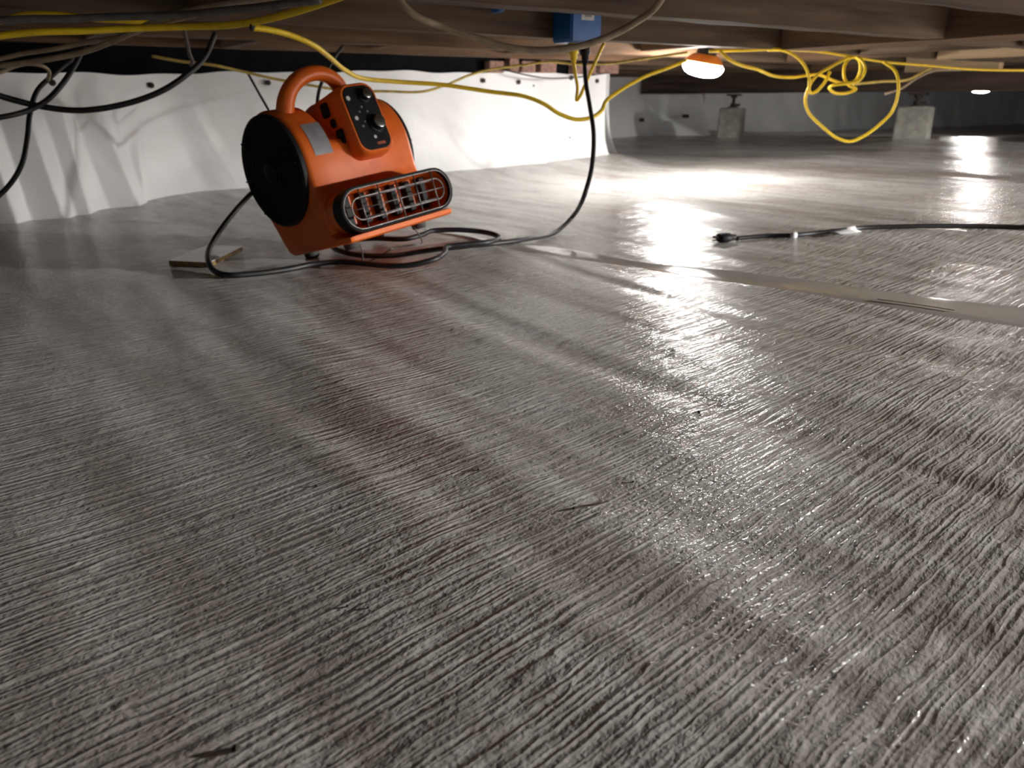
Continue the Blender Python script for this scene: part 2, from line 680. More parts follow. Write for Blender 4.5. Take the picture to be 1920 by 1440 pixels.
boxJ('sill_plate', -3.4, 2.84, 3.475, 3.60, 0.40, 0.62, 'sill', wall_left)
boxJ('foundation', -3.4, 2.84, 3.60, 3.8, -0.1, 0.5, 'concrete', wall_left)
for i, (px, wd) in enumerate(((925, 0.085), (958, 0.055), (985, 0.085), (1022, 0.10), (1090, 0.15), (1136, 0.13))):
    p = onz(px, 137, 0.5)
    a = 3.44 / (toJ(ray(px, 128))[1]) * toJ(ray(px, 128))[0]
    zt = float(wall_top(a))
    boxJ('brick', a - wd / 2, a + wd / 2, 3.405, 3.46, zt - 0.002, zt + 0.052 + 0.006 * (i % 2), 'brick', wall_left, bev=0.004)

# return of the wall at its corner, then the far foundation wall
def flat_wall(name, a0, a1, b0, b1, label, fold=0.0, htop=0.60):
    n = max(4, int(math.hypot(a1 - a0, b1 - b0) / 0.05))
    V, F = [], []
    rows = 14
    L = math.hypot(a1 - a0, b1 - b0)
    nx, ny = -(b1 - b0) / L, (a1 - a0) / L
    for i in range(n + 1):
        u = i / n
        a, b = a0 + (a1 - a0) * u, b0 + (b1 - b0) * u
        base = float(floor_z(a, b)) - 0.02
        for j in range(rows):
            t = j / (rows - 1)
            d = fold * (float(vn(u * L * 3.0, t * 1.2, 31)) + 0.5 * float(vn(u * L * 8, t * 2.5, 32))) + 0.1 * (1 - t) ** 5
            V.append(J(a - nx * d, b - ny * d, base + (htop - base) * t))
    for i in range(n):
        for j in range(rows - 1):
            k = i * rows + j
            F.append((k, k + rows, k + rows + 1, k + 1))
    o = link_mesh(name, V, F, 'wall', smooth=True)
    tag(o, label, kind='structure')
    return o


wall_return = flat_wall('wall_return', 2.86, 2.86, 3.42, 5.25, 'white lined return of the foundation wall at its outer corner')
wall_back = flat_wall('wall_back', 2.86, 5.54, 5.25, 5.25, 'far foundation wall wrapped in white liner, in shade', fold=0.03)
flat_wall('wall_recess', 5.54, 5.54, 5.25, 6.5, 'lined side of the deep recess past the near foundation wall')
flat_wall('wall_deep', 5.54, 15.0, 6.5, 6.5, 'deepest lined wall of the crawl space, mostly in shade', fold=0.03)
flat_wall('wall_right', 15.0, 15.0, 6.5, -3.0, 'lined end wall of the crawl space', fold=0.02)
flat_wall('wall_front', 15.0, -3.4, -3.0, -3.0, 'lined foundation wall behind the camera', fold=0.02)
flat_wall('wall_end', -3.4, -3.4, -3.0, 3.2, 'lined end wall beyond the hanging cables', fold=0.02)


def on_back(px, py):
    r = ray(px, py)
    return EYE + r * (5.2 / toJ(r)[1])


for px, py in ((1206, 225), (1290, 218)):
    p = on_back(px, py)
    m = frame(p, J(1, 0), Vector((0, 0, 1)), -J(0, 1))
    lathe('fastener', [(0, 0.006), (0.008, 0.006), (0.016, 0.0), (0.016, -0.06), (0, -0.06)], 'steel', wall_back, 14, m)

# ------------------------------------------------------------------ floor framing overhead
JZ = 0.557
ceiling = boxJ('ceiling', -3.4, 15.0, -3.0, 8.2, JZ + 0.20, JZ + 0.23, 'sub', bev=0)
tag(ceiling, 'dark wooden floor framing above the crawl space', kind='structure')
CM = ceiling.matrix_basis.inverted()


def under_ceiling(o):
    o.parent = ceiling
    o.matrix_parent_inverse = CM
    return o


JT = JZ + 0.198
for b0, b1 in ((-2.9, -2.85), (-2.3, -2.25), (-1.7, -1.65), (-1.0, -0.95), (-0.38, -0.33), (0.25, 0.30)):
    under_ceiling(boxJ('joist', -3.3, 14.9, b0, b1, JZ, JT, 'joist'))
for b0, b1 in ((0.885, 0.945), (1.40, 1.465)):
    under_ceiling(boxJ('joist', -3.3, 2.50, b0, b1, JZ, JT, 'joist', wear=0.0015))
for b0, b1, dz in ((2.03, 2.09, 0.0), (2.63, 2.69, 0.002), (3.16, 3.21, 0.004)):
    under_ceiling(boxJ('joist', -3.3, 2.9, b0, b1, JZ + dz, JT, 'joist_b' if b0 > 2.1 else 'joist', wear=0.0015))
for b0, b1, dz in ((0.86, 0.91, 0.0), (1.47, 1.53, 0.0), (2.10, 2.16, 0.004), (2.70, 2.76, 0.0), (3.3, 3.35, 0), (3.9, 3.95, 0), (4.5, 4.55, 0), (5.1, 5.15, 0), (5.8, 5.85, 0), (6.5, 6.55, 0), (7.2, 7.25, 0)):
    under_ceiling(boxJ('joist', 2.76, 14.9, b0, b1, JZ + dz, JT, 'joist', wear=0.0015))
# cross timber that the near joists frame into
under_ceiling(boxJ('cross_beam', 2.51, 2.745, -0.6, 2.02, JZ - 0.002, JT, 'joist_b', wear=0.0015, swap=True))
# blocking between joists
for a, b0, b1, z0, mt in ((0.42, 1.47, 2.02, 0.0, 'joist_b'), (0.05, 2.10, 2.62, 0.01, 'joist_b'), (0.30, 2.70, 3.15, 0.012, 'joist'), (1.35, 2.70, 3.15, 0.02, 'joist_b'),
                          (0.75, 2.70, 3.15, 0.0, 'joist_b'), (2.0, 2.70, 3.15, 0.02, 'joist_b'), (2.35, 2.10, 2.62, 0.015, 'joist_b'), (3.11, 1.54, 2.09, 0.0, 'joist'),
                          (3.11, 0.92, 1.46, 0.0, 'joist'), (3.7, 1.54, 2.09, -0.004, 'pale'), (4.45, 2.17, 2.69, -0.03, 'pale'), (3.4, 2.17, 2.69, 0.0, 'joist_b'),
                          (4.4, 2.77, 3.29, -0.02, 'joist_b')):
    under_ceiling(boxJ('blocking', a, a + 0.045, b0, b1, JZ + z0, JT, mt, swap=True))

# ------------------------------------------------------------------ girder, blocks and jacks
gird = boxJ('girder', 4.70, 4.80, -2.6, 5.2, 0.425, JZ - 0.002, 'girder', wear=0.0015, swap=True)
tag(gird, 'dark timber girder under the joists resting on two concrete blocks', 'beam')


def pier(a, b, label, wtop, wbot, z0, z1, zt, rz):
    e = empty('concrete_pier', J(a, b, z0))
    e.rotation_euler = (0, 0, R(rz))
    bm = bmesh.new()
    v = []
    for hw, z in ((wbot, -0.06), (wbot * 0.99, 0.0), (wtop, z1 - z0)):
        v.append([bm.verts.new((sx * hw, sy * hw, z)) for sx, sy in ((-1, -1), (1, -1), (1, 1), (-1, 1))])
    for A, B in zip(v, v[1:]):
        for k in range(4):
            bm.faces.new((A[k], A[(k + 1) % 4], B[(k + 1) % 4], B[k]))
    bm.faces.new(v[0][::-1])
    bm.faces.new(v[-1])
    bmesh.ops.bevel(bm, geom=bm.edges[:], offset=0.008, segments=2, affect='EDGES')
    sharp_auto(from_bm('block', bm, 'concrete', e), 50)
    h0 = z1 - z0
    h1 = zt - z0
    jk = lathe('screw_jack', [(0, h0 - 0.002), (0.04, h0 - 0.002), (0.04, h0 + 0.008), (0.022, h0 + 0.01), (0.022, h0 + 0.03), (0.012, h0 + 0.032),
                              (0.012, h1 - 0.03), (0.024, h1 - 0.028), (0.024, h1 - 0.014), (0, h1 - 0.014)], 'steel', e, 18)
    from_bm('top_plate', box_bm(-0.05, 0.05, -0.045, 0.045, h1 - 0.014, h1 - 0.001), 'steel', e)
    from_bm('nut', box_bm(-0.02, 0.05, -0.012, 0.012, h0 + 0.012, h0 + 0.028, 0.003), 'chrome' if False else 'steel', e)
    tag(e, label, 'pier')
    return e


pz1 = float(floor_z(4.70, 4.20))
pz2 = float(floor_z(4.77, 2.75))
pier(4.75, 4.20, 'slim concrete block with rusty jack close to the shaded far wall', 0.086, 0.091, pz1, pz1 + 0.215, 0.4205, -24)
pier(4.75, 2.75, 'squat concrete block with rusty screw jack beside the hanging yellow loop', 0.089, 0.094, pz2, pz2 + 0.19, 0.4205, -37)

# ================================================================== LAMPS
def work_lamp(loc, label, tilt=(0, 0, 0), k=1.0, hang=0.06, glow='glow'):
    e = empty('work_lamp', loc)
    e.rotation_euler = tilt
    P = [(0.0, -0.042), (0.022, -0.041), (0.045, -0.037), (0.062, -0.029), (0.073, -0.016), (0.076, -0.003), (0.070, 0.002), (0.06, 0.003), (0, 0.003)]
    sharp_auto(from_bm('dome', lathe_bm([(r * k, z * k) for r, z in P], 32), glow, e), 60)
    lathe('orange_collar', [(0.0, 0.0032 * k), (0.066 * k, 0.0032 * k), (0.071 * k, 0.006 * k), (0.068 * k, 0.016 * k), (0.055 * k, 0.029 * k), (0.042 * k, 0.036 * k), (0, 0.036 * k)], 'lamporange', e, 32)
    lathe('housing', [(0, 0.0362 * k), (0.036 * k, 0.0362 * k), (0.038 * k, 0.042 * k), (0.032 * k, 0.056 * k), (0.02 * k, 0.062 * k), (0, 0.062 * k)], 'lampblack', e, 28)
    tube('hook', [(0, 0, 0.060 * k), (0.002, 0.0, 0.060 * k + hang * 0.4), (0.012, 0, 0.060 * k + hang * 0.8), (0.004, 0, 0.060 * k + hang)], 0.0025, 'steel', e, 6)
    tag(e, label, 'lamp', 'lit work lamps strung under the joists')
    return e


L1 = at(1319, 122, 3.42)
work_lamp(L1, 'glowing round work lamp with orange collar beside the coiled yellow cord', tilt=(R(4), R(9), 0), k=1.13, hang=0.04)
L2 = at(1840, 164, 7.55)
work_lamp(L2, 'small distant glowing work lamp beyond the dark girder', k=1.13, hang=0.03)


# ================================================================== THE BLOWER
FS = 0.862
yw, pt, rl = R(41.46), R(-14.2), R(6.12)
Ry = Matrix(((math.sin(yw), -math.cos(yw), 0), (math.cos(yw), math.sin(yw), 0), (0, 0, 1)))
Rz = Matrix(((math.cos(rl), 0, -math.sin(rl)), (0, 1, 0), (math.sin(rl), 0, math.cos(rl))))
Rx = Matrix(((1, 0, 0), (0, math.cos(pt), -math.sin(pt)), (0, math.sin(pt), math.cos(pt))))
FM = Ry @ Rz @ Rx
FT = Vector((-0.4526 * FS, 2.2547 * FS, CAMH + (-0.0271 - CAMH) * FS))
fan = empty('air_mover', FT)
fan.rotation_euler = FM.to_euler()
tag(fan, 'orange centrifugal floor dryer with black intake grille, tipped back on its wire stand', 'blower')
FI = (Matrix.Translation(FT) @ FM.to_4x4()).inverted()

CY, CZ, CR = 0.024, 0.2196, 0.138
# side outline of the snail housing (y, z), anticlockwise seen from +x
prof = []
for d in range(-32, 181, 6):
    prof.append((CY + CR * math.cos(R(d)), CZ + CR * math.sin(R(d))))
prof += [(CY - CR + 0.0005, CZ - 0.03), (CY - CR + 0.002, CZ - 0.06), (CY - CR + 0.001, CZ - 0.075), (-0.122, 0.125), (-0.124, 0.10), (-0.126, 0.046), (-0.14, 0.034),
         (-0.185, 0.0325), (-0.194, 0.030), (-0.195, 0.020), (-0.188, 0.016), (0.075, 0.016), (0.092, 0.024), (0.105, 0.050)]
prof = [np.array(p) for p in prof]


def inset(pr, d):
    n = len(pr)
    out = []
    for i in range(n):
        t = pr[(i + 1) % n] - pr[i - 1]
        t = t / np.linalg.norm(t)
        k = 0.25 if pr[i][0] < -0.13 else 1.0
        out.append(pr[i] + np.array([-t[1], t[0]]) * d * k)
    return out


bm = bmesh.new()
rings = []
arc_w = [float(1 - ss(np.array(d), 150.0, 172.0)) * float(ss(np.array(d), -20.0, 10.0)) for d in range(-32, 181, 6)]
arc_w += [0.0] * (len(prof) - len(arc_w))
for x, d, rec in ((-0.160, 0.022, 0), (-0.160, 0.010, 0), (-0.156, 0.0035, 0), (-0.148, 0.0, 0), (-0.082, 0.0, 0), (-0.078, 0.0, 0.006), (-0.075, 0.0, 0.032), (-0.01, 0.0, 0.032), (0.0, 0.0, 0),
                  (0.148, 0.0, 0), (0.156, 0.0035, 0), (0.160, 0.010, 0), (0.160, 0.022, 0)):
    ring = []
    for q, wgt in zip(inset(prof, d), arc_w):
        k = 1 - rec * wgt / CR
        ring.append(bm.verts.new((x, CY + (q[0] - CY) * k, CZ + (q[1] - CZ) * k)))
    rings.append(ring)
for A, B in zip(rings, rings[1:]):
    n = len(A)
    for k in range(n):
        bm.faces.new((A[k], A[(k + 1) % n], B[(k + 1) % n], B[k]))
bm.faces.new(rings[0][::-1])
bm.faces.new(rings[-1])
sharp_auto(from_bm('housing', bm, 'orange', fan), 35)


def spin_x(name, profile, mat, parent, sign, seg=48, ang=35):
    """profile (radius, x outward) about the drum axis"""
    m = frame((0, CY, CZ), (0, 1, 0), (0, 0, sign), (sign, 0, 0))
    return lathe(name, profile, mat, parent, seg, m, ang)


for sgn in (-1, 1):
    rim = spin_x('intake_rim', [(0.130, 0.150), (0.132, 0.160), (0.131, 0.168), (0.126, 0.172), (0.120, 0.168), (0.118, 0.158), (0.118, 0.150)], 'black', fan, sgn)
    spin_x('intake_back', [(0.1195, 0.1620), (0.09, 0.1625), (0.05, 0.163), (0.03, 0.164), (0.0, 0.164)], 'black', fan, sgn)
    bm = bmesh.new()
    for rr, xx in ((0.112, 0.170), (0.098, 0.172), (0.084, 0.174), (0.070, 0.1755), (0.056, 0.1765), (0.042, 0.177), (0.028, 0.1775)):
        sweep_bm([(sgn * xx, CY + rr * math.cos(t), CZ + rr * math.sin(t)) for t in np.linspace(0, 2 * math.pi, 40, endpoint=False)], 0.0017, 5, True, bm)
    for k in range(8):
        t = k * math.pi / 4
        sweep_bm([(sgn * (0.1775 - 0.0005 * i), CY + rr * math.cos(t), CZ + rr * math.sin(t)) for i, rr in enumerate((0.016, 0.05, 0.09, 0.122))], 0.002, 5, False, bm)
    gr = from_bm('intake_grille', bm, 'black', fan, True)
    spin_x('grille_hub', [(0.024, 0.172), (0.024, 0.178), (0.018, 0.181), (0, 0.181)], 'black', gr, sgn, 24)


# outlet: black stadium frame, red interior with vanes, wire grille
def stadium(ox, oh, cx=0.0, cz=0.0846, n=12):
    a = ox - oh
    q = []
    for k in range(n + 1):
        t = -math.pi / 2 + math.pi * k / n
        q.append((cx + a + oh * math.cos(t), cz + oh * math.sin(t)))
    for k in range(n + 1):
        t = math.pi / 2 + math.pi * k / n
        q.append((cx - a + oh * math.cos(t), cz + oh * math.sin(t)))
    return q


def stad_loft(name, steps, mat, parent, cap_last=False):
    bm = bmesh.new()
    rg = []
    for ox, oh, y in steps:
        rg.append([bm.verts.new((x, y, z)) for x, z in stadium(ox, oh)])
    for A, B in zip(rg, rg[1:]):
        n = len(A)
        for k in range(n):
            bm.faces.new((A[k], A[(k + 1) % n], B[(k + 1) % n], B[k]))
    if cap_last:
        bm.faces.new(rg[-1])
    return sharp_auto(from_bm(name, bm, mat, parent), 40)


stad_loft('outlet_duct', [(0.154, 0.047, -0.112), (0.162, 0.049, -0.140), (0.1665, 0.0500, -0.172)], 'orange', fan)
stad_loft('outlet_frame', [(0.1660, 0.0490, -0.168), (0.1700, 0.0512, -0.170), (0.1715, 0.0518, -0.200), (0.1708, 0.0512, -0.2065), (0.1685, 0.049, -0.208),
                           (0.1655, 0.046, -0.2065), (0.1650, 0.0455, -0.200), (0.1640, 0.045, -0.194)], 'black', fan)
inner = stad_loft('outlet_interior', [(0.1642, 0.0452, -0.1945), (0.158, 0.042, -0.165), (0.150, 0.037, -0.140)], 'orange', fan, True)
for k in range(6):
    x = -0.118 + k * 0.047
    from_bm('vane', box_bm(x - 0.009, x + 0.009, -0.160, -0.138, 0.0846 - 0.036, 0.0846 + 0.036, 0.002), 'black', inner)
bm = bmesh.new()
for ox, oh in ((0.164, 0.045), (0.142, 0.025)):
    sweep_bm([(x, -0.2062, z) for x, z in stadium(ox, oh, n=10)], 0.0016, 6, True, bm)
for k in range(5):
    x = -0.112 + k * 0.056
    sweep_bm([(x, -0.2075, 0.0846 - 0.044), (x, -0.2075, 0.0846 + 0.044)], 0.0016, 6, False, bm)
for z, xx in ((0.0846 - 0.022, 0.118), (0.0846, 0.14), (0.0846 + 0.022, 0.118)):
    sweep_bm([(-xx, -0.2050, z), (xx, -0.2050, z)], 0.0014, 6, False, bm)
from_bm('outlet_grille', bm, 'wire', fan, True)

# control box and its panel
PHI = 1.4222
pn = Vector((0, -math.sin(PHI), math.cos(PHI)))
ptv = Vector((0, -math.cos(PHI), -math.sin(PHI)))
pc = Vector((0.0225, CY, CZ)) + ptv * -0.0391
PX, PL = 0.0540, 0.0850


def panel_pt(u, v, d):
    """u across (-1..1), v down (-1..1), d distance from the drum axis along the panel normal"""
    return pc + Vector((1, 0, 0)) * (u * PX) + ptv * (v * PL) + pn * d


def rrect(hx, hy, r, n=6):
    q = []
    for cx, cy, t0 in ((hx - r, hy - r, 0), (-(hx - r), hy - r, 90), (-(hx - r), -(hy - r), 180), (hx - r, -(hy - r), 270)):
        for k in range(n + 1):
            t = R(t0 + 90 * k / n)
            q.append((cx + r * math.cos(t), cy + r * math.sin(t)))
    return q


def rr_loft(name, steps, mat, parent, cap=True, smooth=40):
    bm = bmesh.new()
    rg = []
    for hx, hy, r, d in steps:
        rg.append([bm.verts.new(pc + Vector((x, 0, 0)) + ptv * y + pn * d) for x, y in rrect(hx, hy, r)])
    for A, B in zip(rg, rg[1:]):
        n = len(A)
        for k in range(n):
            bm.faces.new((A[k], A[(k + 1) % n], B[(k + 1) % n], B[k]))
    if cap:
        bm.faces.new(rg[-1])
    return sharp_auto(from_bm(name, bm, mat, parent), smooth)


cbox = rr_loft('control_box', [(0.062, 0.090, 0.030, 0.04), (0.058, 0.0865, 0.030, 0.13), (PX, PL, 0.030, 0.162), (PX - 0.001, PL - 0.001, 0.030, 0.170), (PX - 0.005, PL - 0.005, 0.027, 0.1745)],
               'orange', fan)
panel = rr_loft('control_panel', [(0.0455, 0.0765, 0.026, 0.171), (0.0455, 0.0765, 0.026, 0.1755), (0.0445, 0.0755, 0.025, 0.1765)], 'panel', fan)


def on_panel(name, u, v, profile, mat, parent, seg=20):
    o = panel_pt(u, v, 0.1765)
    return lathe(name, profile, mat, parent, seg, frame(o, (1, 0, 0), ptv * -1, pn))


for u, v, r in ((0.30, -0.60, 0.0115), (0.40, 0.20, 0.0150)):
    kb = on_panel('knob', u - 0.06, v, [(r * 1.5, 0), (r * 1.5, 0.003), (r * 1.15, 0.004), (r * 1.1, 0.016), (r * 0.8, 0.0165), (0, 0.0165)], 'black', panel)
    on_panel('knob_cap', u - 0.06, v, [(r * 1.02, 0.0166), (r * 1.0, 0.018), (r * 0.88, 0.0186), (0, 0.0184)], 'chrome', kb)
for u, v, r in ((-0.62, -0.58, 0.0055), (-0.58, -0.02, 0.005), (0.02, 0.56, 0.004), (-0.10, -0.30, 0.003), (-0.3, -0.18, 0.0025), (0.12, -0.16, 0.0025), (-0.22, 0.1, 0.002), (-0.4, 0.22, 0.003)):
    on_panel('panel_mark', u, v, [(r, 0), (r, 0.0006), (0, 0.0008)], 'white' if r > 0.0035 else 'grey', panel, 12)
bm = bmesh.new()
bmesh.ops.create_cube(bm, size=1)
bmesh.ops.transform(bm, matrix=frame(panel_pt(0.22, 0.75, 0.1767), (0.024, 0, 0), ptv * 0.006, pn * 0.0012), verts=bm.verts)
from_bm('badge', bm, 'badge', panel)
# sockets and breaker on the shaded side of the control box
for (y, z), (hy, hz) in (((-0.074, 0.324), (0.013, 0.017)), ((-0.090, 0.290), (0.008, 0.010)), ((-0.104, 0.256), (0.012, 0.018))):
    so = from_bm('socket', box_bm(-0.0440, -0.0335, y - hy, y + hy, z - hz, z + hz, 0.003, 2), 'black', cbox)

# silver label wrapped on the drum
V, F = [], []
nx, nt_ = 6, 10
for i in range(nx + 1):
    for j in range(nt_ + 1):
        x = -0.130 + 0.050 * i / nx
        t = R(2 + 33 * j / nt_)
        V.append((x, CY - (CR + 0.0012) * math.cos(t), CZ + (CR + 0.0012) * math.sin(t)))
for i in range(nx):
    for j in range(nt_):
        k = i * (nt_ + 1) + j
        F.append((k, k + 1, k + nt_ + 2, k + nt_ + 1))
link_mesh('silver_label', V, F, 'sticker', fan, True)

# carry handle
psi = R(-25)
hd = Vector((0, math.sin(psi), math.cos(psi)))
hc = Vector((0, CY, CZ))
pts = []
for k in range(25):
    t = math.pi * k / 24
    pts.append(hc + Vector((-0.034 - 0.086 * math.cos(t), 0, 0)) + hd * (0.118 + 0.094 * max(0.0, math.sin(t)) ** 0.8))
from_bm('handle', sweep_bm(pts, lambda t: 0.0205 + 0.005 * abs(2 * t - 1) ** 3, 14, flat=0.85), 'orange', fan, True)

# feet
for fx, fy in ((-0.108, 0.071), (0.108, 0.071), (-0.108, -0.1126), (0.108, -0.1126)):
    m = Matrix.Translation((fx, fy, 0))
    lathe('foot', [(0, 0), (0.015, 0), (0.018, 0.003), (0.020, 0.020), (0, 0.020)], 'rubber', fan, 20, m)


def fan_local(p):
    v = FI @ Vector(p)
    return (v.x, v.y, v.z)


# wire stand unfolded in front, resting on the floor
ws = [(-0.087, -0.1126, 0.012), (-0.087, -0.118, -0.004)]
ws += [fan_local(onfloor(px, py, 0.004)) for px, py in ((681, 489), (686, 492), (722, 474), (733, 467), (745, 464), (783, 458), (791, 455))]
ws += [(0.092, -0.118, -0.004), (0.088, -0.1126, 0.012)]
tube('wire_stand', ws, 0.0022, 'wire', fan, 6, 3)

# ================================================================== CABLES
def cable(name, pts, r, mat, label, cat='cable', seg=10, group=None, n=8):
    o = tube(name, pts, r, mat, None, seg, n)
    tag(o, label, cat, group)
    return o


def P(*q):
    return [at(*t) for t in q]


# black cord: adapter down to the floor, in loops by the blower and up its back
fl = lambda pts, lift: [onfloor(px, py, lift) for px, py in pts]
cord = P((1096, 112, 2.42), (1098, 150, 2.40), (1106, 200, 2.37), (1113, 250, 2.33), (1110, 310, 2.28), (1096, 365, 2.2)) + \
    [onfloor(1072, 408, 0.035)] + fl(((1040, 436), (990, 448), (940, 455), (880, 461), (800, 470)), 0.009) + \
    fl(((740, 479), (680, 479), (636, 470), (625, 461), (648, 452)), 0.010) + fl(((700, 447), (760, 448), (792, 440), (810, 433), (860, 431), (912, 436), (936, 445), (915, 454)), 0.018) + \
    fl(((868, 459), (838, 463), (834, 474), (815, 486)), 0.018) + fl(((770, 497), (720, 498), (690, 495)), 0.010) + fl(((640, 491), (590, 495), (540, 505), (480, 513), (430, 516), (402, 508)), 0.008) + \
    [onfloor(391, 490, 0.02), at(398, 455, 1.92), at(425, 415, 2.0), at(462, 372, 2.1), at(490, 345, 2.13)]
pcord = tube('power_cord', [fan_local(p) for p in cord], 0.0068, 'blackcord', fan)
pcord['label'] = 'black power cord looping round the blower and up to the blue adapter'

# black cord with plug lying on the right
ext = empty('extension_cord', onfloor(1350, 452, 0.0))
eo = Vector(ext.location)


def rel(pts):
    return [tuple(Vector(p) - eo) for p in pts]


tube('cord', rel(fl(((1380, 447), (1410, 444), (1440, 442), (1487, 441), (1530, 437), (1575, 432), (1620, 427), (1720, 424), (1820, 424), (1920, 426), (2020, 432)), 0.0075)), 0.0066, 'blackcord', ext)
pd = (Vector(onfloor(1330, 452)) - Vector(onfloor(1395, 446)))
pd.z = 0
pd.normalize()
ps = Vector((-pd.y, pd.x, 0))
pm0 = Vector(onfloor(1378, 447, 0.010)) - eo
bm = bmesh.new()
rg = []
for d, hw, hh in ((0.0, 0.008, 0.008), (0.014, 0.010, 0.009), (0.018, 0.016, 0.012), (0.030, 0.021, 0.014), (0.046, 0.021, 0.014), (0.052, 0.018, 0.012)):
    c = pm0 + pd * d + Vector((0, 0, 0.004))
    rg.append([bm.verts.new(c + ps * (hw * math.cos(t)) + Vector((0, 0, hh * math.sin(t)))) for t in np.linspace(0, 2 * math.pi, 12, endpoint=False)])
for A, B in zip(rg, rg[1:]):
    for k in range(12):
        bm.faces.new((A[k], A[(k + 1) % 12], B[(k + 1) % 12], B[k]))
bm.faces.new(rg[0][::-1])
bm.faces.new(rg[-1])
plug = sharp_auto(from_bm('plug', bm, 'black', ext), 50)
for s in (-1, 1):
    c = pm0 + pd * 0.060 + ps * (0.007 * s) + Vector((0, 0, 0.006))
    bm = bmesh.new()
    bmesh.ops.create_cube(bm, size=1)
    bmesh.ops.transform(bm, matrix=frame(c, pd * 0.018, ps * 0.0016, (0, 0, 0.0065)), verts=bm.verts)
    from_bm('prong', bm, 'steel', plug)
c = pm0 + pd * 0.061 + Vector((0, 0, -0.003))
from_bm('ground_pin', sweep_bm([c - pd * 0.009, c + pd * 0.012], 0.0024, 8), 'chrome', plug, True)


def sleeve(name, pxs, r, mat, parent, flag=0.0):
    q = rel(fl(pxs, 0.0078))
    o = tube(name, q, r, mat, parent, 10, 4)
    return o


sleeve('white_band', ((1481, 441.3), (1493, 440.7)), 0.0086, 'white', ext)
q0, q1 = (Vector(v) for v in rel(fl(((1552, 434.5), (1602, 429)), 0.008)))
ax = (q1 - q0).normalized()
sd = Vector((ax.y, -ax.x, 0)).normalized()
V = []
for t in (0, 0.25, 0.5, 0.75, 1):
    c = q0.lerp(q1, t)
    for ang, rr in ((200, 0.0080), (140, 0.0080), (90, 0.0082), (40, 0.0082), (0, 0.0085), (-1, 0.040 + 0.004 * math.sin(5 * t))):
        zz = max(c.z + rr * math.sin(R(ang)), c.z - 0.007) if ang != -1 else c.z - 0.002
        V.append(c + sd * (rr * math.cos(R(ang))) * 1.0 + Vector((0, 0, zz - c.z)))
F = [(i * 6 + j, i * 6 + j + 1, (i + 1) * 6 + j + 1, (i + 1) * 6 + j) for i in range(4) for j in range(5)]
tg = link_mesh('paper_tag', V, F, 'white', ext, True)
md = tg.modifiers.new('thick', 'SOLIDIFY')
md.thickness = 0.0006
tag(ext, 'black extension cord with its plug and a white paper tag lying on wet liner', 'cord')

# black cables hanging at the left
cable('hanging_cable', P((404, 62, 2.35), (385, 105, 2.32), (350, 140, 2.25), (300, 172, 2.2), (230, 196, 2.15), (150, 207, 2.1), (80, 200, 2.06), (0, 180, 2.0), (-80, 150, 1.95)), 0.0078,
      'blackcord', 'thick black cable sagging in a long curve before the white wall liner')
cable('hanging_cable', P((157, 84, 2.25), (140, 105, 2.22), (100, 140, 2.15), (70, 170, 2.1), (56, 215, 2.05), (51, 260, 2.02), (40, 310, 1.98), (15, 350, 1.95), (-30, 390, 1.9)), 0.0062, 'blackcord',
      'black cable dropping towards the floor beside the pleated wall liner')
cable('hanging_cable', P((158, 86, 2.2), (140, 122, 2.15), (115, 160, 2.1), (85, 190, 2.05), (50, 208, 2.0), (0, 220, 1.93), (-60, 228, 1.9)), 0.0068, 'blackcord',
      'black cable curling up from the left edge to the joists')
cable('thin_wire', P((463, 134, 3.05), (480, 165, 3.0), (497, 195, 2.9), (512, 222, 2.8)), 0.0045, 'blackcord', 'thin black wire slanting down behind the blower intake')
cable('thin_wire', P((642, 88, 3.0), (632, 100, 2.95), (612, 135, 2.8), (597, 175, 2.7), (594, 230, 2.6)), 0.006, 'blackcord', 'thin black wire dropping behind the blower handle')
cable('thin_wire', P((935, 128, 4.02), (975, 138, 4.0), (1020, 146, 4.05), (1070, 146, 4.1), (1110, 141, 4.15), (1142, 136, 4.25)), 0.0032, 'blackcord', 'thin dark wire sagging along the top of the lined wall')

# yellow cords
cable('yellow_cord', P((-60, 76, 1.55), (0, 67, 1.57), (70, 60, 1.58), (150, 58, 1.6), (250, 53, 1.62), (350, 50, 1.62), (430, 47, 1.58), (500, 36, 1.52), (570, 17, 1.46), (650, -10, 1.38)), 0.0066, 'yellow',
      'thick dirty yellow cord running under the joists at the cable bundle', 'cord')
cable('yellow_cord', P((474, 52, 1.66), (500, 55, 1.68), (545, 66, 1.75), (585, 83, 1.82), (615, 105, 1.95), (645, 130, 2.1), (680, 147, 2.25), (740, 153, 2.35), (830, 159, 2.42), (920, 172, 2.45),
                       (985, 181, 2.46), (1020, 195, 2.46), (1050, 214, 2.47), (1082, 224, 2.48), (1112, 219, 2.5), (1128, 207, 2.52), (1136, 190, 2.56), (1165, 168, 2.65),
                       (1210, 143, 2.78), (1250, 128, 2.88), (1286, 114, 2.98)), 0.0062, 'yellow', 'yellow cord swooping past the blower handle and up to the lamp', 'cord')
cable('yellow_cord', P((285, 105, 2.8), (340, 115, 2.82), (400, 122, 2.85), (450, 133, 2.9), (520, 149, 2.95), (600, 163, 3.0), (660, 171, 3.05), (720, 171, 3.1), (790, 172, 3.15), (835, 160, 3.2), (880, 141, 3.25),
                       (920, 130, 3.28), (980, 122, 3.3), (1030, 116, 3.3), (1080, 120, 3.3), (1140, 119, 3.2), (1200, 111, 3.1), (1290, 98, 3.04)), 0.0048, 'yellowold',
      'thin faded yellow cord strung along the wall behind the blower', 'cord')
